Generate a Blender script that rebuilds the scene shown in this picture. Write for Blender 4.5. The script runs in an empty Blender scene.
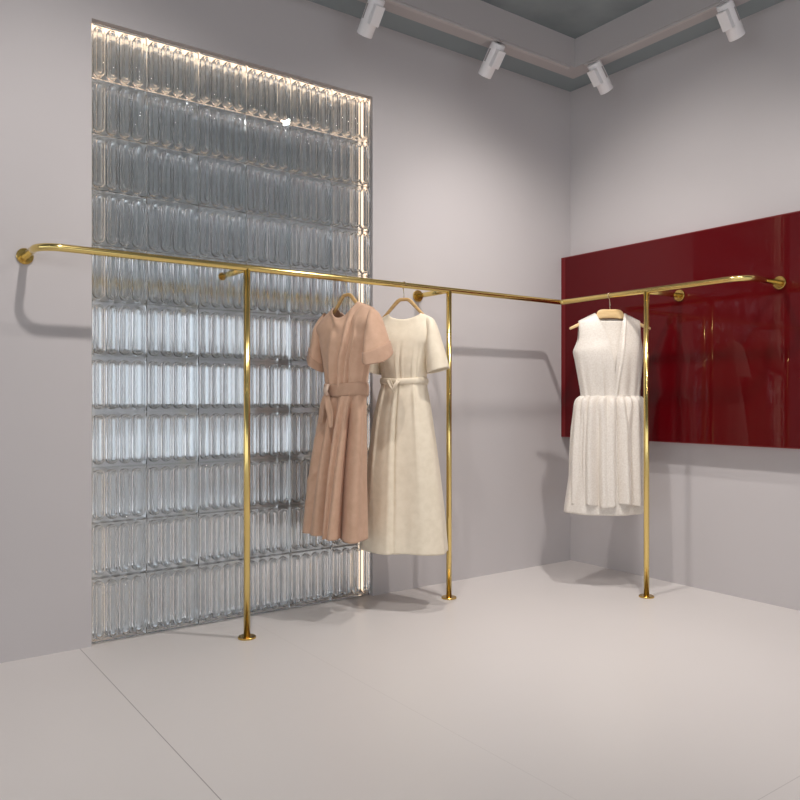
import bpy, bmesh, math, random
from mathutils import Vector, Matrix, Quaternion
random.seed(7)
PI = math.pi
scene = bpy.context.scene
COL = scene.collection

# ------------------------------------------------------------------ helpers
def link(o, parent=None):
    COL.objects.link(o)
    if parent is not None:
        o.parent = parent
    return o

def mesh_obj(name, verts, faces, mat, parent=None, smooth=True, loc=(0, 0, 0)):
    me = bpy.data.meshes.new(name)
    me.from_pydata([tuple(v) for v in verts], [], faces)
    me.validate(clean_customdata=False)
    if smooth:
        me.polygons.foreach_set('use_smooth', [True] * len(me.polygons))
    me.materials.append(mat)
    o = bpy.data.objects.new(name, me)
    o.location = loc
    return link(o, parent)

def bm_obj(name, bm, mat, parent=None, smooth=False, loc=(0, 0, 0)):
    bmesh.ops.recalc_face_normals(bm, faces=bm.faces)
    me = bpy.data.meshes.new(name)
    bm.to_mesh(me); bm.free()
    if smooth:
        me.polygons.foreach_set('use_smooth', [True] * len(me.polygons))
    me.materials.append(mat)
    o = bpy.data.objects.new(name, me)
    o.location = loc
    return link(o, parent)

def add_box(bm, x0, x1, y0, y1, z0, z1, mtx=None):
    vs = [bm.verts.new((x, y, z)) for x in (x0, x1) for y in (y0, y1) for z in (z0, z1)]
    for f in ((0, 1, 3, 2), (4, 6, 7, 5), (0, 4, 5, 1), (2, 3, 7, 6), (0, 2, 6, 4), (1, 5, 7, 3)):
        bm.faces.new([vs[i] for i in f])
    if mtx is not None:
        bmesh.ops.transform(bm, matrix=mtx, verts=vs)
    return vs

def bevel(bm, w, seg=2):
    bmesh.ops.bevel(bm, geom=list(bm.edges), offset=w, segments=seg, affect='EDGES', profile=0.5)

def box_obj(name, x0, x1, y0, y1, z0, z1, mat, parent=None, bev=0):
    bm = bmesh.new(); add_box(bm, x0, x1, y0, y1, z0, z1)
    if bev: bevel(bm, bev)
    return bm_obj(name, bm, mat, parent)

def sweep(path, ring_fn, closed_ends=True):
    """sweep a ring along a path; ring_fn(i, n) -> list of (a, b) offsets in the frame"""
    pts = [Vector(p) for p in path]
    n = len(pts)
    tans = []
    for i in range(n):
        a = pts[max(i - 1, 0)]; b = pts[min(i + 1, n - 1)]
        tans.append((b - a).normalized())
    up = Vector((0, 0, 1))
    if abs(tans[0].dot(up)) > .95: up = Vector((0, 1, 0))
    nrm = (up - tans[0] * up.dot(tans[0])).normalized()
    verts = []; faces = []; m = None
    for i in range(n):
        if i:
            q = tans[i - 1].rotation_difference(tans[i])
            nrm = (q @ nrm).normalized()
        bi = tans[i].cross(nrm)
        ring = ring_fn(i, n)
        m = len(ring)
        for a, b in ring:
            verts.append(pts[i] + nrm * a + bi * b)
    for i in range(n - 1):
        for j in range(m):
            k = (j + 1) % m
            faces.append((i * m + j, i * m + k, (i + 1) * m + k, (i + 1) * m + j))
    if closed_ends:
        faces.append(tuple(range(m - 1, -1, -1)))
        faces.append(tuple((n - 1) * m + j for j in range(m)))
    return verts, faces

def tube(name, path, r, mat, parent=None, seg=20):
    rr = r if callable(r) else (lambda i, n: r)
    v, f = sweep(path, lambda i, n: [(rr(i, n) * math.cos(2 * PI * j / seg), rr(i, n) * math.sin(2 * PI * j / seg)) for j in range(seg)])
    return mesh_obj(name, v, f, mat, parent)

def rounded_path(corners, radii, seg=10):
    pts = [Vector(corners[0])]
    for i in range(1, len(corners) - 1):
        p = Vector(corners[i]); a = Vector(corners[i - 1]); b = Vector(corners[i + 1])
        da = (a - p).normalized(); db = (b - p).normalized(); r = radii[i - 1]
        c = p + (da + db) * r
        s = p + da * r; e = p + db * r
        for k in range(seg + 1):
            t = k / seg * PI / 2
            pts.append(c + (s - c) * math.cos(t) + (e - c) * math.sin(t))
    pts.append(Vector(corners[-1]))
    return pts

def lathe(name, prof, mat, parent=None, seg=40, loc=(0, 0, 0), rot=None):
    """prof: (r, h) pairs revolved about local z"""
    verts = []; faces = []
    n = len(prof)
    for i, (r, h) in enumerate(prof):
        for j in range(seg):
            a = 2 * PI * j / seg
            verts.append((r * math.cos(a), r * math.sin(a), h))
    for i in range(n - 1):
        for j in range(seg):
            k = (j + 1) % seg
            faces.append((i * seg + j, i * seg + k, (i + 1) * seg + k, (i + 1) * seg + j))
    faces.append(tuple(range(seg - 1, -1, -1)))
    faces.append(tuple((n - 1) * seg + j for j in range(seg)))
    o = mesh_obj(name, verts, faces, mat, parent, loc=loc)
    if rot is not None: o.rotation_euler = rot
    mod = o.modifiers.new('edges', 'EDGE_SPLIT'); mod.split_angle = math.radians(40)
    return o

def thing(name, label, cat, loc=(0, 0, 0), rz=0, group=None):
    o = bpy.data.objects.new(name, None)
    o.empty_display_size = .1
    o.location = loc; o.rotation_euler = (0, 0, rz)
    link(o)
    return tag(o, label, cat, group)

def tag(o, label, cat, group=None):
    o['label'] = label; o['category'] = cat
    if group: o['group'] = group
    return o

def structure(o):
    o['kind'] = 'structure'
    return o

# ------------------------------------------------------------------ materials
def mat(name, color=(.8, .8, .8), rough=.5, metal=0, **kw):
    m = bpy.data.materials.new(name); m.use_nodes = True
    b = m.node_tree.nodes['Principled BSDF']
    b.inputs['Base Color'].default_value = (*color, 1)
    b.inputs['Roughness'].default_value = rough
    b.inputs['Metallic'].default_value = metal
    for k, v in kw.items():
        b.inputs[k.replace('_', ' ')].default_value = v
    return m

def nodes(m):
    nt = m.node_tree
    return nt, nt.nodes['Principled BSDF']

def noise_bump(m, scale=80, strength=.1, dist=.002, detail=3, stretch=(1, 1, 1)):
    nt, b = nodes(m)
    tc = nt.nodes.new('ShaderNodeTexCoord'); mp = nt.nodes.new('ShaderNodeMapping')
    mp.inputs['Scale'].default_value = stretch
    nz = nt.nodes.new('ShaderNodeTexNoise'); nz.inputs['Scale'].default_value = scale; nz.inputs['Detail'].default_value = detail
    bp = nt.nodes.new('ShaderNodeBump'); bp.inputs['Strength'].default_value = strength; bp.inputs['Distance'].default_value = dist
    nt.links.new(tc.outputs['Object'], mp.inputs['Vector']); nt.links.new(mp.outputs[0], nz.inputs['Vector'])
    nt.links.new(nz.outputs['Fac'], bp.inputs['Height']); nt.links.new(bp.outputs[0], b.inputs['Normal'])
    return nz

def noise_color(m, c0, c1, scale=10, detail=4, lo=.3, hi=.7, stretch=(1, 1, 1)):
    nt, b = nodes(m)
    tc = nt.nodes.new('ShaderNodeTexCoord'); mp = nt.nodes.new('ShaderNodeMapping')
    mp.inputs['Scale'].default_value = stretch
    nz = nt.nodes.new('ShaderNodeTexNoise'); nz.inputs['Scale'].default_value = scale; nz.inputs['Detail'].default_value = detail
    cr = nt.nodes.new('ShaderNodeValToRGB')
    cr.color_ramp.elements[0].position = lo; cr.color_ramp.elements[0].color = (*c0, 1)
    cr.color_ramp.elements[1].position = hi; cr.color_ramp.elements[1].color = (*c1, 1)
    nt.links.new(tc.outputs['Object'], mp.inputs['Vector']); nt.links.new(mp.outputs[0], nz.inputs['Vector'])
    nt.links.new(nz.outputs['Fac'], cr.inputs['Fac']); nt.links.new(cr.outputs['Color'], b.inputs['Base Color'])

M = {}
M['wall'] = mat('wall_paint', (.57, .535, .535), .75)
noise_color(M['wall'], (.56, .525, .525), (.58, .545, .545), 1.3, 3)
noise_bump(M['wall'], 160, .05, .001)
M['beam'] = mat('beam_paint', (.50, .465, .46), .6)
M['soffit'] = mat('soffit_paint', (.29, .335, .35), .8)
M['ceiling'] = mat('ceiling_concrete', (.2, .22, .23), .9)
noise_color(M['ceiling'], (.19, .22, .23), (.28, .315, .325), 2.2, 8, .35, .65)
M['floor'] = mat('floor_tile', (.7, .66, .64), .38)
def floor_nodes():
    m = M['floor']; nt, b = nodes(m)
    geo = nt.nodes.new('ShaderNodeNewGeometry'); sep = nt.nodes.new('ShaderNodeSeparateXYZ')
    nt.links.new(geo.outputs['Position'], sep.inputs[0])
    nz = nt.nodes.new('ShaderNodeTexNoise'); nz.inputs['Scale'].default_value = .7; nz.inputs['Detail'].default_value = 3
    nt.links.new(geo.outputs['Position'], nz.inputs['Vector'])
    cr = nt.nodes.new('ShaderNodeValToRGB')
    cr.color_ramp.elements[0].position = .3; cr.color_ramp.elements[0].color = (.73, .69, .67, 1)
    cr.color_ramp.elements[1].position = .7; cr.color_ramp.elements[1].color = (.76, .72, .70, 1)
    nt.links.new(nz.outputs['Fac'], cr.inputs['Fac'])
    last = cr.outputs['Color']
    def seam(axis, pos, w, strength):
        nonlocal last
        s = nt.nodes.new('ShaderNodeMath'); s.operation = 'SUBTRACT'; s.inputs[1].default_value = pos
        nt.links.new(sep.outputs[axis], s.inputs[0])
        a = nt.nodes.new('ShaderNodeMath'); a.operation = 'ABSOLUTE'; nt.links.new(s.outputs[0], a.inputs[0])
        l = nt.nodes.new('ShaderNodeMath'); l.operation = 'LESS_THAN'; l.inputs[1].default_value = w
        nt.links.new(a.outputs[0], l.inputs[0])
        mu = nt.nodes.new('ShaderNodeMath'); mu.operation = 'MULTIPLY'; mu.inputs[1].default_value = strength
        nt.links.new(l.outputs[0], mu.inputs[0])
        mx = nt.nodes.new('ShaderNodeMix'); mx.data_type = 'RGBA'
        nt.links.new(mu.outputs[0], mx.inputs['Factor']); nt.links.new(last, mx.inputs[6])
        mx.inputs[7].default_value = (.25, .22, .21, 1)
        last = mx.outputs[2]
    seam(0, -3.192, .0016, .75)
    seam(0, -2.40, .0012, .18)
    seam(1, -2.44, .0012, .35)
    nt.links.new(last, b.inputs['Base Color'])
floor_nodes()

M['brass'] = mat('polished_brass', (.84, .64, .24), .16, 1)
noise_bump(M['brass'], 300, .02, .0005)
M['brass_dark'] = mat('aged_brass_flange', (.62, .42, .13), .2, 1)
M['glass'] = mat('clear_glass', (.985, .99, .995), .0, 0, IOR=1.45, Transmission_Weight=1.0)
M['recess'] = mat('recess_backing', (.70, .75, .78), .10, .7)
M['led'] = mat('warm_light_strip', (1, .8, .62), .5)
_, b = nodes(M['led']); b.inputs['Emission Color'].default_value = (1, .74, .52, 1); b.inputs['Emission Strength'].default_value = 1.3
M['red'] = mat('red_back_painted_glass', (.088, .0, .002), .3, 0, IOR=1.5, Coat_Weight=.5, Coat_Roughness=.0, Coat_IOR=1.45)
nodes(M['red'])[1].inputs['Specular IOR Level'].default_value = .1
M['red_edge'] = mat('red_panel_edge', (.15, .001, .003), .3)
M['wood'] = mat('hanger_wood', (.62, .38, .15), .35)
noise_color(M['wood'], (.50, .29, .10), (.70, .45, .19), 14, 4, .3, .7, (1, 6, 6))
M['wood_pale'] = mat('pale_hanger_wood', (.80, .56, .27), .35)
noise_color(M['wood_pale'], (.74, .50, .24), (.86, .62, .32), 14, 4, .3, .7, (1, 6, 6))
M['hook'] = mat('hook_steel', (.75, .66, .5), .2, 1)
M['lamp_white'] = mat('lamp_white_enamel', (.90, .87, .87), .4)
M['lamp_slot'] = mat('lamp_slot_grey', (.40, .36, .36), .6)
M['track'] = mat('track_paint', (.55, .51, .50), .5)
def fabric(name, c0, c1, rough=.85, scale=420, bump=.25, sheen=.15, blot=30):
    m = mat(name, c0, rough, 0, Sheen_Weight=sheen)
    noise_color(m, c0, c1, blot, 6, .35, .65)
    noise_bump(m, scale, bump, .001, 2)
    return m
M['tan'] = fabric('tan_cotton', (.59, .37, .25), (.64, .41, .285), .8)
M['tan_in'] = fabric('tan_cotton_belt', (.50, .31, .21), (.54, .34, .235), .8)
M['cuff'] = fabric('tan_knot_highlight', (.74, .56, .44), (.78, .60, .48), .8)  # lightened tan for the belt knot, its highlight painted into the colour
M['cream'] = fabric('cream_linen', (.82, .72, .56), (.88, .78, .62), .8)
M['white'] = fabric('ivory_brocade', (.73, .66, .585), (.82, .76, .69), .40, 260, .35, .3, 120)

# ------------------------------------------------------------------ setting
RX0, RY0 = -12.0, -15.0            # how far the shop floor reaches
HW = 3.218                       # height of the wall
PX0, PX1, PZ1, PD = -3.143, -1.635, 2.803, .115   # recess for the glass block screen
structure(box_obj('floor', RX0, .2, RY0, .2, -.1, 0, M['floor']))
bm = bmesh.new()
add_box(bm, RX0, PX0, 0, .22, 0, 3.45); add_box(bm, PX1, .2, 0, .22, 0, 3.45); add_box(bm, PX0, PX1, 0, .22, PZ1, 3.45)
structure(bm_obj('wall_left', bm, M['wall']))
structure(box_obj('wall_right', 0, .2, RY0, 0, 0, 3.45, M['wall']))
structure(box_obj('wall_recess', PX0, PX1, PD, .22, 0, PZ1, M['recess']))
structure(box_obj('ceiling', RX0, .2, RY0, .2, 3.364, 3.47, M['ceiling']))
# dark soffit next to the walls, painted beam inside it
def ell(a0, a1, z0, z1):
    bm = bmesh.new()
    pts = [(RX0, -a0), (-a0, -a0), (-a0, RY0), (-a1, RY0), (-a1, -a1), (RX0, -a1)]
    lo = [bm.verts.new((x, y, z0)) for x, y in pts]; hi = [bm.verts.new((x, y, z1)) for x, y in pts]
    n = len(pts)
    for quad in ((0, 1, 4, 5), (1, 2, 3, 4)):
        bm.faces.new([lo[i] for i in quad]); bm.faces.new([hi[i] for i in quad])
    for i in range(n):
        k = (i + 1) % n
        bm.faces.new((lo[i], lo[k], hi[k], hi[i]))
    return bm
structure(bm_obj('trim_1', ell(0, .22, HW, 3.365), M['soffit']))
structure(bm_obj('trim_2', ell(.208, .33, 3.185, 3.365), M['beam']))

# ------------------------------------------------------------------ lighting tracks and spotlights
def track(name_label, pts, grp):
    t = thing('lighting_track', name_label, 'lighting track', pts[0], 0, grp)
    return t
tl = thing('lighting_track', 'thin pale track along the beam over the left wall', 'lighting track', (-3.3, -.315, 3.175), 0)
box_obj('track_rail', -3.2, 2.93, -.012, .012, -.004, .0095, M['track'], tl, .002)
tr = thing('lighting_track', 'thin pale track along the beam over the red panel', 'lighting track', (-.315, -3.3, 3.175), 0)
box_obj('track_rail', -.012, .012, -2.9, 2.9, -.004, .0095, M['track'], tr, .002)

def spotlight(loc, rz, label, tilt=41):
    """local +y points to the wall; the can tips towards it"""
    t = thing('spotlight', label, 'spotlight', loc, rz, 'white track spotlights')
    bm = bmesh.new(); add_box(bm, -.016, .016, -.012, .012, -.012, -.0015)
    bevel(bm, .003)
    bm_obj('mount', bm, M['lamp_white'], t)
    R, L = .043, .192
    a = math.radians(tilt)
    d = Vector((0, math.sin(a), -math.cos(a)))
    rot = Vector((0, 0, -1)).rotation_difference(d).to_euler()
    o = Vector((0, 0, -.015))
    prof = [(.030, -L + .012), (R - .003, -L + .001), (R - .0015, -L), (R, -L + .003), (R, -.004), (R - .004, 0)]
    prof = [(.033, -L + .02)] + prof
    can = lathe('can', prof, M['lamp_white'], t, 40, o + d * .0, rot)
    lathe('lens', [(.0325, -L + .022), (.0328, -L + .018)], M['lamp_slot'], can, 32)
    # driver box on the room side with its slot
    bm = bmesh.new(); add_box(bm, -.028, .028, -R - .02, -R * .5, -.125, -.025); bevel(bm, .003)
    bx = bm_obj('driver_box', bm, M['lamp_white'], can)
    for s in (-1, 1):
        bm = bmesh.new(); add_box(bm, s * R - .0012 if s > 0 else -R - .0012, s * R + .0012 if s > 0 else -R + .0012, -.006, .006, -.115, -.04); bevel(bm, .001)
        bm_obj('slot', bm, M['lamp_slot'], can)
    return t
spotlight((-1.815, -.315, 3.186), 0, 'white track spotlight above the glass screen, at the top edge of the picture')
spotlight((-.965, -.315, 3.183), 0, 'white track spotlight on the left beam between glass screen and corner')
spotlight((-.315, -.464, 3.186), -PI / 2, 'white track spotlight nearest the corner on the right-hand beam')
spotlight((-.315, -1.325, 3.190), -PI / 2, 'white track spotlight over the red panel, farthest right')

# ------------------------------------------------------------------ glass block screen
def block_mesh(W, H, T):
    """one clear glass block, four raised pills on its front (-y) face, centred on x/z, front plate at y=0, back at y=T"""
    verts = []; faces = []; smooth = []
    def V(x, y, z):
        verts.append((x, y, z)); return len(verts) - 1
    n = 4; cw = .0583; r = .0236; mg = (W - n * cw) / 2; zt = H / 2; zc = zt - .011 - r
    hgt = .02
    RINGS = 9
    for k in range(n):
        cx = -W / 2 + mg + cw * (k + .5)
        hwl = cw / 2 + (mg if k == 0 else 0); hwr = cw / 2 + (mg if k == n - 1 else 0)
        phr = math.atan2(zt - zc, hwr); phl = math.atan2(zt - zc, hwl)
        angs = sorted(set([round(i * PI / 16, 6) for i in range(17)] + [round(phr, 6), round(PI - phl, 6), round(phl, 6), round(PI - phr, 6)]))
        ring_t = [(a, 1) for a in angs]
        outline = [(math.cos(a), math.sin(a), 1) for a in angs] + [(math.cos(a), math.sin(a), -1) for a in [PI + x for x in angs]]
        def at(rho):
            return [(cx + rho * c, s * zc + rho * sn) for c, sn, s in outline]
        def border():
            out = []
            for c, sn, s in outline:
                ts = []
                if abs(c) > 1e-6: ts.append((hwr if c > 0 else hwl) / abs(c))
                if abs(sn) > 1e-6: ts.append((zt - zc) / abs(sn))
                t = min(ts); out.append((cx + t * c, s * zc + t * sn))
            return out
        rings = [[V(x, 0, z) for x, z in border()], [V(x, 0, z) for x, z in at(r * 1.06)]]
        # rolled rim, shallow valley, rounded core
        prof = [(r * (.76 + .24 * math.cos(a)), hgt * .62 * math.sin(a)) for a in [PI * q / 8 for q in range(0, 7)]]
        prof += [(r * .50, hgt * .30)] + [(r * .46 * math.cos(a), hgt * (.34 + .62 * math.sin(a))) for a in [PI / 2 * q / 6 for q in range(0, 6)]] + [(r * .02, hgt * .96)]
        for rho, y in prof:
            rings.append([V(x, -y, z) for x, z in at(rho)])
        m = len(outline)
        back = [[V(x, T, z) for x, z in border()], [V(x, T, z) for x, z in at(r * 1.06)]]
        for i in range(RINGS):
            q = i / (RINGS - 1) * PI / 2
            rho = r * math.cos(q) if i < RINGS - 1 else r * .03
            back.append([V(x, T + hgt * math.sin(q) ** .9, z) for x, z in at(rho)])
        for a, bb in zip(back, back[1:]):
            for j in range(len(outline)):
                l = (j + 1) % len(outline)
                faces.append((a[j], bb[j], bb[l], a[l])); smooth.append(True)
        faces.append(tuple(back[-1][::-1])); smooth.append(True)
        for a, bb in zip(rings, rings[1:]):
            for j in range(m):
                l = (j + 1) % m
                faces.append((a[j], a[l], bb[l], bb[j])); smooth.append(True)
        faces.append(tuple(rings[-1])); smooth.append(True)
    x0, x1, z0, z1 = -W / 2, W / 2, -zt, zt
    c = [V(x0, 0, z0), V(x1, 0, z0), V(x1, 0, z1), V(x0, 0, z1)]
    e = [V(x0, T, z0), V(x1, T, z0), V(x1, T, z1), V(x0, T, z1)]
    for j in range(4):
        l = (j + 1) % 4
        faces.append((c[j], e[j], e[l], c[l])); smooth.append(False)
    me = bpy.data.meshes.new('glass_block')
    me.from_pydata(verts, [], faces)
    me.update()
    bmx = bmesh.new(); bmx.from_mesh(me)
    bmesh.ops.remove_doubles(bmx, verts=bmx.verts, dist=1e-6)
    bmx.to_mesh(me); bmx.free()
    for p in me.polygons:
        p.use_smooth = not (abs(p.normal.x) > .99 and p.center.y > 1e-4 or abs(p.normal.z) > .99 and p.center.y > 1e-4 )
    me.materials.append(M['glass'])
    return me

screen = thing('glass_block_screen', 'tall screen of clear ribbed glass blocks set into the left wall', 'glass block wall', ((PX0 + PX1) / 2, .023, 0))
NX, NZ = 6, 11
cw = (PX1 - PX0) / NX; ch = .2503
bme = block_mesh(cw - .004, ch - .005, .03)
first = None
for j in range(NZ):
    for i in range(NX):
        o = bpy.data.objects.new('glass_block', bme)
        o.location = (-(PX1 - PX0) / 2 + cw * (i + .5), 0, PZ1 - .005 - ch * (j + .5))
        if j == NZ - 1:      # the bottom course is a little taller and stands on the floor
            o.scale.z = (ch + .041) / ch; o.location.z -= .0205
        link(o, screen)
# warm light strips on the reveals, behind the glass
led = thing('light_strip', 'warm glowing light strips around the edge of the glass block screen', 'light strip', ((PX0 + PX1) / 2, .095, 0))
hwid = (PX1 - PX0) / 2
box_obj('strip', -hwid, -hwid + .006, -.018, .018, .03, PZ1 - .01, M['led'], led, .001)
box_obj('strip', hwid - .006, hwid, -.018, .002, .03, PZ1 - .01, M['led'], led, .001)
box_obj('strip', -hwid + .01, hwid - .01, -.055, .018, PZ1 - .0035, PZ1 - .0005, M['led'], led, .001)

# ------------------------------------------------------------------ red panel
RP_Z0, RP_Z1, RP_X = .85, 2.065, -.095
rp = thing('wall_panel', 'glossy dark red reflective panel across the right wall', 'wall panel', (0, -1.6, RP_Z0))
box_obj('panel_face', RP_X, -.012, -1.8, 1.562, .006, RP_Z1 - RP_Z0 - .006, M['red'], rp, .001)
bm = bmesh.new()
add_box(bm, RP_X + .001, -.003, 1.562, 1.598, 0, RP_Z1 - RP_Z0)
add_box(bm, RP_X + .001, -.003, -1.8, 1.562, RP_Z1 - RP_Z0 - .006, RP_Z1 - RP_Z0)
add_box(bm, RP_X + .001, -.003, -1.8, 1.562, 0, .006)
bm_obj('edge_trim', bm, M['red_edge'], rp)

# ------------------------------------------------------------------ brass clothes rail
ZR = 1.71; RR = .0155
XL, YW, XC = -3.415, -.29, -.41
rail = thing('clothes_rail', 'long polished brass clothes rail turning the corner on three floor posts', 'clothes rail', (-1.32, YW, 0))
def L(p): return Vector(p) - Vector((-1.32, YW, 0))
path = rounded_path([(XL, -.003, ZR), (XL, YW, ZR), (XC, YW, ZR), (XC, -1.506, ZR), (RP_X - .003, -1.506, ZR)], [.085, .03, .09], 12)
tube('rail', [L(p) for p in path], RR, M['brass'], rail, 24)
fl = [(.034, 0), (.034, .009), (.032, .011), (.0165, .0115)]
def flange(loc, rot):
    lathe('wall_flange', fl, M['brass_dark'], rail, 40, L(loc), rot)
flange((XL, -.001, ZR), (PI / 2, 0, 0))
flange((RP_X - .001, -1.506, ZR), (0, -PI / 2, 0))
for (px, py, wall) in ((-2.529, YW, 'y'), (-1.32, YW, 'y'), (XC, -.917, 'x')):
    tube('post', [L((px, py, .004)), L((px, py, .8)), L((px, py, ZR - .004))], .0152, M['brass'], rail, 24)
    lathe('base_flange', [(.042, 0), (.042, .006), (.040, .008), (.017, .0085)], M['brass_dark'], rail, 40, L((px, py, .0005)))
    zb = ZR - .001
    if wall == 'y':
        tube('bracket', [L((px, py, zb)), L((px, -.1, zb)), L((px, -.006 if px < PX1 else -.003, zb))], .0145, M['brass'], rail, 24)
        if px > PX1:
            flange((px, -.001, zb), (PI / 2, 0, 0))
        else:
            lathe('wall_flange', [(.02, 0), (.02, .006), (.0185, .008)], M['brass_dark'], rail, 40, L((px, .0, zb)), (PI / 2, 0, 0))
    else:
        tube('bracket', [L((px, py, zb)), L((-.2, py, zb)), L((RP_X - .003, py, zb))], .0145, M['brass'], rail, 24)
        flange((RP_X - .001, py, zb), (0, -PI / 2, 0))

# ------------------------------------------------------------------ garments
def smooth_interp(tab, z):
    """tab: list of (z, v...) with falling z; smooth interpolation"""
    if z >= tab[0][0]: return list(tab[0][1:])
    if z <= tab[-1][0]: return list(tab[-1][1:])
    for i in range(len(tab) - 1):
        if tab[i][0] >= z >= tab[i + 1][0]:
            t = (tab[i][0] - z) / (tab[i][0] - tab[i + 1][0])
            p0 = tab[max(i - 1, 0)]; p1 = tab[i]; p2 = tab[i + 1]; p3 = tab[min(i + 2, len(tab) - 1)]
            out = []
            h = p1[0] - p2[0]
            for c in range(1, len(p1)):
                m1 = (p2[c] - p0[c]) / max(p0[0] - p2[0], 1e-6) * h
                m2 = (p3[c] - p1[c]) / max(p1[0] - p3[0], 1e-6) * h
                t2, t3 = t * t, t * t * t
                out.append((2 * t3 - 3 * t2 + 1) * p1[c] + (t3 - 2 * t2 + t) * m1 + (-2 * t3 + 3 * t2) * p2[c] + (t3 - t2) * m2)
            return out

def lerp_tab(tab, x):
    if x <= tab[0][0]: return tab[0][1]
    if x >= tab[-1][0]: return tab[-1][1]
    for a, c in zip(tab, tab[1:]):
        if a[0] <= x <= c[0]:
            t = (x - a[0]) / (c[0] - a[0]); t = t * t * (3 - 2 * t)
            return a[1] + (c[1] - a[1]) * t

def cloth(name, tab, material, parent, hem=None, top=None, top_back=None, arm_z=None, shoulder=None, fold=None, edge_open=None,
          nu=84, nv=110, thick=.003, power=.8, z_lo=None, z_hi=None, back=True):
    """tab rows: (z, x_left, x_right, half_depth). The garment's front is local -y.
    above arm_z the front and back sheets part at the sides; top(u)/top_back(u) give each column's upper end."""
    zs_lo = tab[-1][0] if z_lo is None else z_lo
    verts = []; faces = []; idx = {}
    def pt(side, s, z, f):
        xl, xr, d = smooth_interp(tab, z)
        u = -math.cos(PI * s)
        x = (xl + xr) / 2 + (xr - xl) / 2 * u
        dd = d * math.sin(PI * s) ** power
        if arm_z is not None and z > arm_z:
            zs = shoulder(u)
            q = min(1, max(0, (z - arm_z) / (zs - arm_z)))
            dd = dd * math.sqrt(max(0, 1 - q ** 3)) + (edge_open or 0) * math.sin(PI * q) ** 2 * (1 - math.sin(PI * s)) + .004 * min(1, q * q * 9)
        th = PI * s if side == 0 else 2 * PI - PI * s
        y = -dd if side == 0 else dd
        if fold:
            dx, dy = fold(th, u, z, side)
            w = 1.0
            x += dx; y += dy * (-1 if side == 0 else 1)
        return (x, y, z)
    def column_z(side, s, v):
        u = -math.cos(PI * s)
        lo = hem(u, side) if hem else zs_lo
        hi = (top if side == 0 or top_back is None else top_back)(u)
        if arm_z is not None:
            vb = nvb / nv
            az = min(arm_z, lo + (hi - lo) * vb)
            if v <= vb:
                return lo + (az - lo) * v / vb
            return az + (hi - az) * (v - vb) / (1 - vb)
        return lo + (hi - lo) * v
    nvb = int(nv * .78)
    for side in ((0, 1) if back else (0,)):
        for j in range(nv + 1):
            for i in range(nu + 1):
                s = i / nu
                z = column_z(side, s, j / nv)
                shared = side == 1 and i in (0, nu) and (arm_z is None or j <= nvb)
                if shared:
                    idx[side, j, i] = idx[0, j, i]; continue
                verts.append(pt(side, s, z, j / nv)); idx[side, j, i] = len(verts) - 1
        for j in range(nv):
            for i in range(nu):
                q = (idx[side, j, i], idx[side, j, i + 1], idx[side, j + 1, i + 1], idx[side, j + 1, i])
                faces.append(q if side == 0 else q[::-1])
    o = mesh_obj(name, verts, faces, material, parent)
    m = o.modifiers.new('thickness', 'SOLIDIFY'); m.thickness = thick; m.offset = 0
    return o

def ring_loft(name, rings, material, parent, nr=44, thick=.003, nseg=26, fold=None, droop=0, span=(0, 1), grow=0):
    """rings: list of (A, B, depth): A outer point, B inner point (x, y, z), half depth in y"""
    verts = []; faces = []
    rows = []
    K = len(rings)
    for k in range(nseg + 1):
        tt = span[0] + (span[1] - span[0]) * k / nseg
        t = tt * (K - 1); i = min(int(t), K - 2); f = t - i
        def cat(a, b, c, d):
            return .5 * ((2 * b) + (c - a) * f + (2 * a - 5 * b + 4 * c - d) * f * f + (3 * b - a - 3 * c + d) * f ** 3)
        r0, r1, r2, r3 = rings[max(i - 1, 0)], rings[i], rings[i + 1], rings[min(i + 2, K - 1)]
        A = cat(Vector(r0[0]), Vector(r1[0]), Vector(r2[0]), Vector(r3[0]))
        B = cat(Vector(r0[1]), Vector(r1[1]), Vector(r2[1]), Vector(r3[1]))
        D = cat(r0[2], r1[2], r2[2], r3[2])
        C = (A + B) / 2; P = (A - B) / 2
        P = P * (1 + grow / P.length); D += grow
        for j in range(nr):
            a = 2 * PI * j / nr
            c, s = math.cos(a), math.sin(a)
            s2 = math.copysign(abs(s) ** .85, s)
            dep = D * (1 + (fold(a, tt) if fold else 0))
            verts.append(C + P * c + Vector((0, -1, -droop * tt ** 1.5)) * dep * s2)
    for k in range(nseg):
        for j in range(nr):
            l = (j + 1) % nr
            faces.append((k * nr + j, k * nr + l, (k + 1) * nr + l, (k + 1) * nr + j))
    o = mesh_obj(name, verts, faces, material, parent)
    m = o.modifiers.new('thickness', 'SOLIDIFY'); m.thickness = thick; m.offset = 0
    return o

def rad(r, th):
    return -math.cos(th) * r, abs(math.sin(th)) * r

def bump1(x, c, w):
    return math.exp(-((x - c) / w) ** 2)

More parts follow.
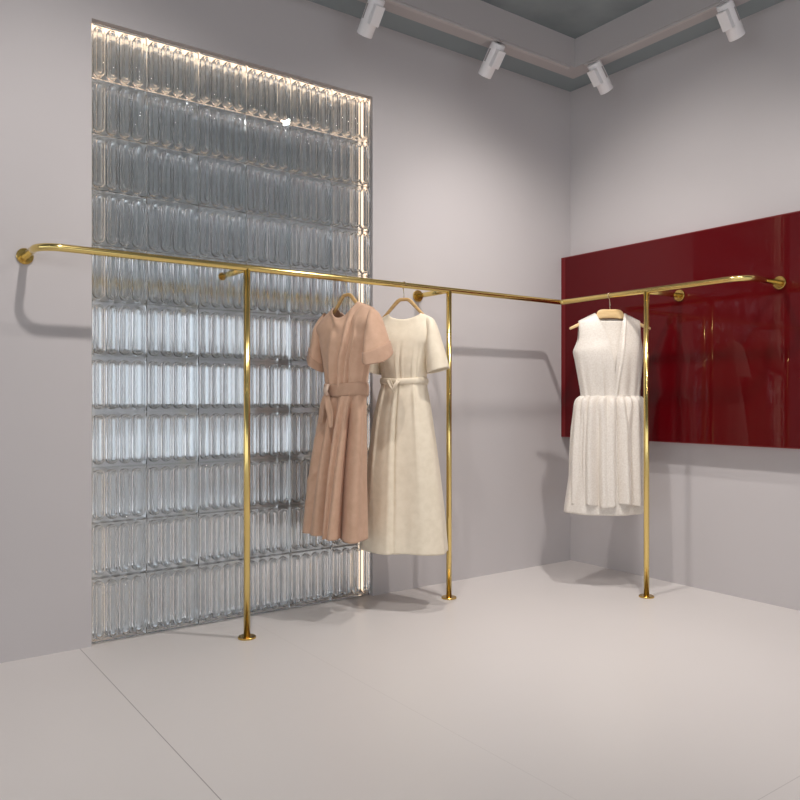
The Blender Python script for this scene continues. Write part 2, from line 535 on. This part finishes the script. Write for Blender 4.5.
def hanger(label, loc, rz, pts, wid, thk, material, hook_h, tilt=0, plate=None):
    """pts: right half profile (x, z, height); z=0 is the crest of the wood, loc is there"""
    t = thing('clothes_hanger', label, 'clothes hanger', loc, rz, None)
    t.rotation_euler = (0, tilt, rz)
    full = [(-x, z, h) for x, z, h in reversed(pts)] + [(x, z, h) for x, z, h in pts[1:]]
    # densify with smooth interpolation
    dense = []
    for i in range(len(full) - 1):
        a = full[max(i - 1, 0)]; b_ = full[i]; c = full[i + 1]; d = full[min(i + 2, len(full) - 1)]
        for k in range(8):
            f = k / 8
            dense.append(tuple(.5 * ((2 * b_[q]) + (c[q] - a[q]) * f + (2 * a[q] - 5 * b_[q] + 4 * c[q] - d[q]) * f * f + (3 * b_[q] - a[q] - 3 * c[q] + d[q]) * f ** 3) for q in range(3)))
    dense.append(full[-1])
    n = len(dense)
    def ring(i, nn):
        h = dense[i][2] / 2
        if i in (0, nn - 1): h *= .6
        return [(h * math.copysign(abs(math.cos(a)) ** .6, math.cos(a)), thk / 2 * math.copysign(abs(math.sin(a)) ** .6, math.sin(a))) for a in [2 * PI * j / 20 for j in range(20)]]
    v, f = sweep([(x, 0, z - h / 2) for x, z, h in dense], ring)
    wood = mesh_obj('wooden_arms', v, f, material, t)
    # hook
    r = hook_h
    hk = [(0, 0, -.012), (0, 0, .006), (0, 0, .016)]
    R = .0235; cz = .016 + (r - .016)  # centre of hook loop = rail centre height
    hk = [(0, 0, -.012), (0, 0, .008)]
    # loop goes around the rail (rail axis lies in the local x/y plane); loop lies in the plane square to the rail
    for k in range(0, 15):
        a = -PI / 2 + (PI * 1.28) * k / 14
        hk.append(('loop', a))
    return t, hk, R

def finish_hook(t, stem_top, centre, rail_dir, R, seat=True):
    """centre: local position of the rail axis; rail_dir: local unit vector of the rail. Wire hook passes over the rail."""
    side = Vector((0, 0, 1)).cross(rail_dir).normalized()
    c = Vector(centre)
    pts = [Vector((0, 0, -.012)), Vector((0, 0, stem_top * .35))]
    # rise beside the rail, over it and down the far side
    for k in range(17):
        a = -PI * .42 + (PI * 1.42) * k / 16
        pts.append(c + side * (R * math.cos(a)) + Vector((0, 0, R * math.sin(a))))
    tube('hook', pts, .0022, M['hook'], t, 10)

rail_left = Vector((1, 0, 0)); rail_right = Vector((0, 1, 0))
def local_dir(v, rz):
    return Matrix.Rotation(-rz, 3, 'Z') @ v

CAMR = math.radians(-35.88)

# ---- tan wrap dress
rz1 = CAMR - math.radians(36)
H1 = (-1.987, YW, 1.637)
t, _, _ = hanger('wooden hanger carrying the tan belted dress', H1, rz1,
    [(0, 0, .016), (.016, 0, .018), (.032, -.012, .019), (.065, -.052, .017), (.10, -.085, .016), (.145, -.105, .015), (.185, -.122, .013)], .4, .014, M['wood'], .07, math.radians(-3))
finish_hook(t, .073, (0, 0, ZR - H1[2]), local_dir(rail_left, rz1), RR + .0026)
d1 = thing('dress', 'tan short-sleeved wrap dress with a wide knotted belt', 'dress', (H1[0], H1[1], 0), rz1)
def sh1(u): return 1.595 - .085 * max(0, abs(u) - .25) ** 1.1 + .02 * u
def top1(u):
    if abs(u) < .42:
        return sh1(.42) - .02 + .02 * u - .062 * math.cos(u / .42 * PI / 2) ** .8 + .0
    return sh1(u) - .001
def fold1(th, u, z, side):
    dx = dy = 0
    if z < 1.15:
        t = min(1, (1.15 - z) / .74)
        g = min(1, t * 5) * (.6 + .4 * t)
        a = math.degrees(th)
        r = 0
        for c0, c1, wd, am in ((95, 91, 6, -.075), (118, 106, 3.5, -.034), (142, 131, 5.5, -.08), (66, 56, 7, -.030), (210, 220, 12, -.03), (260, 265, 14, -.03), (310, 305, 14, -.03)):
            c = c0 + (c1 - c0) * t
            r += am * bump1(a, c, wd * (1.5 - .5 * t))
            r -= am * .45 * bump1(a, c + wd * 3, wd * 2.4)
        r += .008 * math.cos(6 * th + 2)
        ex, ey = rad(r * g, th); dx += ex; dy += ey
        # slanting drag creases on the left panel
        for cz, am in ((.93, .006), (.72, .010), (.60, .006)):
            dy += am * bump1(z - (u + .62) * .22, cz, .018) * bump1(u, -.62, .2) if side == 0 else 0
    elif z < 1.33:
        t = 1 - abs(z - 1.2) / .13
        dy += .006 * max(t, 0) * math.cos(10 * th)
    if side == 0 and z > 1.12:
        # wrap front: diagonal folds
        k = u - (.35 - (z - 1.18) * -.2)
        dd = (z - 1.2) / .35
        up = min(1, max(0, (1.56 - z) / .08))
        dy += up * (-.014 * bump1(u, .30 + .18 * dd, .05) + .012 * bump1(u, .15 + .2 * dd, .09) - .010 * bump1(u, -.05 + .35 * dd, .09) + .009 * bump1(u, -.40 + .35 * dd, .13) + .010 * bump1(u, .66 - .15 * dd, .06) - .012 * bump1(u, .50 + .05 * dd, .05))
        # drag lines from the shoulders
        dy += .010 * bump1(z + .16 * u, 1.475, .022) * bump1(u, -.35, .35) - .010 * bump1(z + .22 * u, 1.43, .025) * bump1(u, -.3, .35) - .008 * bump1(z - .2 * u, 1.44, .02) * bump1(u, .55, .25)
    return dx, dy
tab1 = [(1.60, -.168, .172, .035), (1.53, -.168, .172, .05), (1.46, -.164, .172, .07), (1.40, -.160, .172, .085), (1.30, -.135, .135, .085), (1.20, -.118, .112, .075), (1.15, -.120, .112, .075),
        (1.08, -.140, .112, .085), (.95, -.165, .112, .10), (.75, -.205, .112, .115), (.55, -.235, .112, .122), (.41, -.252, .112, .125)]
cloth('dress_body', tab1, M['tan'], d1, hem=lambda u, s: .416 - (.012 if u > .62 or s else 0) + (.006 if u < 0 and not s else 0), top=top1, top_back=lambda u: min(top1(u), sh1(u) - .03 * (1 if abs(u) < .42 else 0)), arm_z=1.41, shoulder=sh1, fold=fold1, edge_open=.035, nu=110, nv=130)
for sgn, dr, rings in ((1, .55, [((.150, 0, 1.556), (.145, 0, 1.41), .022), ((.192, -.006, 1.528), (.156, -.012, 1.395), .056), ((.240, -.02, 1.425), (.160, -.028, 1.365), .068), ((.284, -.03, 1.300), (.160, -.045, 1.325), .070)]),
                   (-1, 0, [((-.148, 0, 1.548), (-.142, 0, 1.41), .022), ((-.186, -.0, 1.50), (-.154, 0, 1.37), .052), ((-.212, 0, 1.42), (-.158, 0, 1.32), .056), ((-.248, 0, 1.315), (-.162, 0, 1.245), .052)])):
    sl = ring_loft('sleeve', rings, M['tan'], d1, droop=dr, fold=lambda a, t: .10 * t * math.cos(3 * a + 1) + .04 * math.cos(5 * a + 4 * t))
    # turned-up cuff
    ring_loft('cuff', rings, M['tan_in'], sl, thick=.004, nseg=8, droop=dr, span=(.80, 1.0), grow=.004, fold=lambda a, t: .10 * t * math.cos(3 * a + 1) + .04 * math.cos(5 * a + 4 * t))
# belt: band, knot and two hanging tails
def belt_band(name, z0, z1, tab, material, parent, off, tilt=0, n=90, rows=7, thick=.004):
    verts = []; faces = []
    for j in range(rows):
        f = j / (rows - 1); z = z0 + (z1 - z0) * f
        xl, xr, d = smooth_interp(tab, (z0 + z1) / 2)
        bulge = off + .004 * math.sin(PI * f)
        for i in range(n):
            th = 2 * PI * i / n
            c, s = math.cos(th), math.sin(th)
            x = (xl + xr) / 2 + ((xr - xl) / 2 + bulge) * c
            y = -(d + bulge) * math.copysign(abs(s) ** .8, s) + .0015 * math.sin(7 * th + 3 * f)
            verts.append((x, y, z + tilt * c + .003 * math.sin(3 * th)))
    for j in range(rows - 1):
        for i in range(n):
            k = (i + 1) % n
            faces.append((j * n + i, j * n + k, (j + 1) * n + k, (j + 1) * n + i))
    o = mesh_obj(name, verts, faces, material, parent)
    m = o.modifiers.new('thickness', 'SOLIDIFY'); m.thickness = thick; m.offset = 1
    return o
def strip_cloth(name, pts, widths, material, parent, wdir=(1, 0, 0), thick=.003, curl=.004, cross=7):
    """a ribbon along pts; widths per point; cross-section slightly curled"""
    P = [Vector(p) for p in pts]; n = len(P)
    wd = Vector(wdir).normalized()
    dense = []; K = 6
    for i in range(n - 1):
        a = P[max(i - 1, 0)]; b_ = P[i]; c = P[i + 1]; d = P[min(i + 2, n - 1)]
        for k in range(K):
            f = k / K
            p = .5 * ((2 * b_) + (c - a) * f + (2 * a - 5 * b_ + 4 * c - d) * f * f + (3 * b_ - a - 3 * c + d) * f ** 3)
            dense.append((p, widths[i] * (1 - f) + widths[i + 1] * f))
    dense.append((P[-1], widths[-1]))
    verts = []; faces = []
    for i, (p, w) in enumerate(dense):
        tg = (dense[min(i + 1, len(dense) - 1)][0] - dense[max(i - 1, 0)][0]).normalized()
        nn = tg.cross(wd).normalized()
        for j in range(cross):
            u = j / (cross - 1) * 2 - 1
            verts.append(p + wd * (w / 2 * u) + nn * curl * (u * u))
    for i in range(len(dense) - 1):
        for j in range(cross - 1):
            faces.append((i * cross + j, i * cross + j + 1, (i + 1) * cross + j + 1, (i + 1) * cross + j))
    o = mesh_obj(name, verts, faces, material, parent)
    m = o.modifiers.new('thickness', 'SOLIDIFY'); m.thickness = thick; m.offset = 0
    return o
b1 = belt_band('belt', 1.118, 1.182, tab1, M['tan_in'], d1, .008, .003)
strip_cloth('knot', [(-.046, -.090, 1.176), (-.036, -.118, 1.166), (-.034, -.124, 1.140), (-.044, -.098, 1.120)], [.034, .044, .042, .030], M['cuff'], b1, (1, -.45, .25), .006, -.006)
strip_cloth('belt_tail', [(-.055, -.096, 1.125), (-.060, -.110, 1.08), (-.068, -.112, 1.03), (-.072, -.114, .985)], [.028, .034, .036, .030], M['tan_in'], b1, (1, -.2, .1))
strip_cloth('belt_tail', [(-.045, -.100, 1.13), (-.020, -.116, 1.08), (.000, -.124, 1.03), (.012, -.130, .965)], [.028, .038, .036, .018], M['tan'], b1, (1, .1, .25))

# ---- cream dress
rz2 = CAMR - math.radians(20)
H2 = (-1.63, YW, 1.642)
t, _, _ = hanger('wooden hanger carrying the cream belted dress', H2, rz2,
    [(0, 0, .017), (.020, 0, .018), (.038, -.010, .020), (.075, -.050, .017), (.108, -.086, .016), (.130, -.103, .013), (.146, -.114, .011)], .4, .014, M['wood'], .07, math.radians(0))
finish_hook(t, .068, (0, 0, ZR - H2[2]), local_dir(rail_left, rz2), RR + .0026)
d2 = thing('dress', 'cream boat-neck midi dress with a thin tied belt', 'dress', (H2[0], H2[1], 0), rz2)
def sh2(u): return 1.570 - .032 * max(0, abs(u) - .5) / .5
def top2(u):
    if abs(u) < .66:
        return sh2(.66) - .034 * math.cos(u / .66 * PI / 2) ** .55
    return sh2(u)
def fold2(th, u, z, side):
    dx = dy = 0
    if z < 1.20:
        t = min(1, (1.20 - z) / .9); g = t ** .7
        ex, ey = rad(g * (.008 * math.cos(5 * th + .2) + .006 * math.cos(8 * th + 1.5)), th); dx += ex; dy += ey
        if side == 0:
            # centre pleat
            dy += (.006 * bump1(u, -.14, .07) - .016 * (1 - .5 * t) * bump1(u, -.04, .035)) * min(1, t * 8)
            dy += .012 * (1 - t) * min(1, t * 10) * (bump1(u, -.72, .06) + bump1(u, .62, .08))
    else:
        t = max(0, min(1, (1.42 - z) / .2))
        if side == 0:
            for c, w, a in ((-.70, .06, .004), (-.12, .05, .005), (.03, .04, -.006), (.14, .05, .004), (.58, .05, .006), (.70, .04, -.006)):
                dy += t * a * bump1(u, c * (1 - .1 * (z - 1.2)), w)
    return dx, dy
tab2 = [(1.58, -.130, .140, .03), (1.50, -.132, .146, .045), (1.42, -.138, .150, .07), (1.34, -.136, .140, .085), (1.28, -.128, .130, .085), (1.20, -.120, .122, .075),
        (1.12, -.140, .136, .085), (1.0, -.168, .156, .10), (.8, -.195, .184, .12), (.55, -.222, .215, .13), (.307, -.245, .238, .14)]
cloth('dress_body', tab2, M['cream'], d2, hem=lambda u, s: .305 + .003 * math.sin(4 * u), top=top2, top_back=lambda u: top2(u) - (.006 if abs(u) < .66 else 0), arm_z=1.33, shoulder=sh2, fold=fold2, edge_open=.035, nu=110, nv=130)
ring_loft('sleeve', [((.122, 0, 1.542), (.122, 0, 1.33), .020), ((.170, -.005, 1.515), (.134, -.006, 1.305), .058), ((.215, -.01, 1.39), (.136, -.012, 1.275), .068), ((.252, -.015, 1.268), (.142, -.018, 1.238), .07)], M['cream'], d2)
ring_loft('sleeve', [((-.112, 0, 1.542), (-.120, 0, 1.33), .020), ((-.155, .0, 1.515), (-.133, 0, 1.30), .055), ((-.20, .0, 1.38), (-.134, 0, 1.27), .06), ((-.235, .0, 1.268), (-.138, 0, 1.235), .06)], M['cream'], d2)
b2 = belt_band('belt', 1.183, 1.215, tab2, M['cream'], d2, .007, .0)
strip_cloth('belt_tail', [(-.052, -.086, 1.205), (-.040, -.096, 1.185), (-.028, -.100, 1.165), (-.018, -.098, 1.140)], [.022, .022, .018, .006], M['cream'], b2, (1, .1, .5))
strip_cloth('belt_tail', [(.000, -.088, 1.198), (-.010, -.098, 1.180), (-.018, -.101, 1.160), (-.020, -.100, 1.135)], [.020, .020, .014, .005], M['cream'], b2, (1, -.1, -.3))

# ---- ivory sleeveless dress
rz3 = CAMR + math.radians(2)
H3 = (XC, -.665, 1.630)
t, _, _ = hanger('pale wooden hanger with broad crest carrying the ivory sleeveless dress', H3, rz3,
    [(0, 0, .052), (.045, 0, .054), (.064, -.014, .046), (.078, -.030, .028), (.12, -.050, .020), (.18, -.078, .020), (.238, -.106, .016)], .5, .016, M['wood_pale'], .07)
finish_hook(t, .08, (0, 0, ZR - H3[2]), local_dir(rail_right, rz3), RR + .0026)
d3 = thing('dress', 'ivory sleeveless dress with a gathered knee-length skirt', 'dress', (H3[0], H3[1], 0), rz3)
def sh3(u): return 1.612 - .05 * max(0, abs(u) - .42) / .58
def top3(u):
    a = abs(u)
    if a < .47:
        f = (u + .47) / .94           # the overlap runs down to the right
        c = .56
        g = (1 - f / c) if f < c else (f - c) / (1 - c)
        return 1.24 + (sh3(.47) - 1.24) * g ** (.55 if f < c else .62)
    return sh3(u)
def fold3(th, u, z, side):
    dx = dy = 0
    t = max(0, min(1, (1.40 - z) / .25))
    dy += t * .004 * math.cos(16 * th)
    if side == 0: dy += .006 * bump1(u, -.35, .04) * t + .006 * bump1(u, .15 + .9 * (z - 1.2), .03)
    return dx, dy
tab3 = [(1.62, -.186, .176, .03), (1.54, -.184, .176, .045), (1.46, -.186, .178, .06), (1.42, -.200, .185, .075), (1.385, -.214, .190, .085), (1.33, -.204, .188, .088), (1.24, -.188, .182, .08), (1.16, -.174, .176, .07), (1.11, -.168, .174, .068)]
cloth('bodice', tab3, M['white'], d3, hem=lambda u, s: 1.11, top=top3, top_back=lambda u: 1.578 if abs(u) < .47 else sh3(u), arm_z=1.385, shoulder=sh3, fold=fold3, edge_open=.005, nu=110, nv=80)
cloth('front_inset', [(1.57, -.10, .085, .012), (1.5, -.11, .095, .026), (1.42, -.13, .115, .050), (1.33, -.155, .145, .074), (1.18, -.145, .145, .064)], M['white'], d3, hem=lambda u, s: 1.2, top=lambda u: 1.562, nu=40, nv=40, back=False)
def gather(th):  # uneven gathers
    return math.cos(13 * th + .8 * math.sin(2 * th) + .4 * math.sin(5 * th))
def fold_sk(th, u, z, side):
    t = max(0, min(1, (1.125 - z) / .64))
    k = min(1, t * 3.2); k = k * k * (3 - 2 * k)
    fine = 2 * abs(math.cos(10.5 * th + .45 * math.sin(3 * th) + .25)) ** .8 - 1.3
    broad = 2 * abs(math.cos(6.5 * th + .6 * math.sin(2 * th + 1) + .6 + .2 * t)) ** .8 - 1.4 + .30 * math.cos(19 * th + 2)
    r = (1 - k) * .014 * fine + k * (.013 + .012 * t) * broad + k * .004 * fine
    return rad(r * min(1, t * 60), th)
skt = [(1.128, -.166, .170, .064), (1.116, -.180, .180, .080), (1.095, -.196, .190, .096), (1.06, -.204, .194, .106), (.95, -.212, .197, .115), (.8, -.220, .199, .125), (.65, -.222, .200, .135), (.50, -.222, .202, .142)]
sk = cloth('skirt', skt, M['white'], d3, hem=lambda u, s: .497 + .010 * math.sin(6 * u) + .004 * u, top=lambda u: 1.126, fold=fold_sk, nu=200, nv=70)
skl = [(1.05, -.18, .17, .08), (.8, -.218, .190, .095), (.6, -.246, .205, .105), (.42, -.272, .220, .115)]
cloth('underskirt', skl, M['white'], d3, hem=lambda u, s: .447 - .008 * (1 - u * u), top=lambda u: 1.05, fold=lambda th, u, z, s: (0, .008 * math.cos(7 * th)), nu=110, nv=50)

# ------------------------------------------------------------------ lights
def spot(name, loc, target, power, size_deg, blend, radius, color=(1, .93, .87)):
    l = bpy.data.lights.new(name, 'SPOT'); l.energy = power; l.spot_size = math.radians(size_deg); l.spot_blend = blend
    l.shadow_soft_size = radius; l.color = color
    o = bpy.data.objects.new(name, l); o.location = loc
    o.rotation_euler = (Vector(target) - Vector(loc)).to_track_quat('-Z', 'Y').to_euler()
    link(o); return o
LC = (1, .95, .91)
spot('ceiling_spot', (-1.25, -1.75, 3.28), (-1.35, -.2, .7), 88, 104, .9, .032, LC)
spot('ceiling_spot', (-3.25, -1.75, 3.28), (-3.35, -.15, .8), 80, 104, .9, .05, LC)
spot('ceiling_spot', (-1.75, -.95, 3.28), (-.15, -1.0, .7), 70, 104, .9, .05, LC)
spot('ceiling_spot', (-1.8, -2.6, 3.28), (-.15, -2.7, .7), 66, 104, .9, .05, LC)
def area(name, loc, target, power, sx, sy, color=(1, 1, 1)):
    l = bpy.data.lights.new(name, 'AREA'); l.shape = 'RECTANGLE'; l.size = sx; l.size_y = sy; l.energy = power; l.color = color
    o = bpy.data.objects.new(name, l); o.location = loc
    o.rotation_euler = (Vector(target) - Vector(loc)).to_track_quat('-Z', 'Y').to_euler()
    link(o); return o
for ax, ay, p in ((-1.9, -3.7, 90), (-4.6, -4.6, 70), (-5.4, -2.2, 50), (-2.6, -6.6, 90), (-1.6, -9.5, 110), (-3.2, -12.0, 110)):  # unseen fill spots, added to brighten the floor and the glass reflections
    spot('added_fill_spot', (ax, ay, 3.33), (ax, ay + .01, 0), p, 130, 1, .12, (1, .96, .93))
w = bpy.data.worlds.new('ambient_fill'); scene.world = w; w.use_nodes = True  # even ambient fill added through the open sides, not a daylight source
bg = w.node_tree.nodes['Background']; bg.inputs[0].default_value = (.87, .92, .98, 1); bg.inputs[1].default_value = 1.15

# ------------------------------------------------------------------ camera
cam = bpy.data.cameras.new('camera'); cam.sensor_width = 36; cam.lens = 763 / 800 * 36
co = bpy.data.objects.new('camera', cam); co.location = (-4.023, -3.563, 1.10)
co.rotation_euler = (PI / 2, 0, CAMR); link(co); scene.camera = co
cam.clip_start = .05

scene.view_settings.view_transform = 'Standard'; scene.view_settings.look = 'None'
scene.view_settings.exposure = 0.46; scene.view_settings.gamma = 1
scene.view_settings.use_curve_mapping = False
scene.cycles.max_bounces = 16; scene.cycles.transmission_bounces = 12; scene.cycles.glossy_bounces = 6; scene.cycles.diffuse_bounces = 5
scene.cycles.sample_clamp_indirect = 6
scene.cycles.use_denoising = True
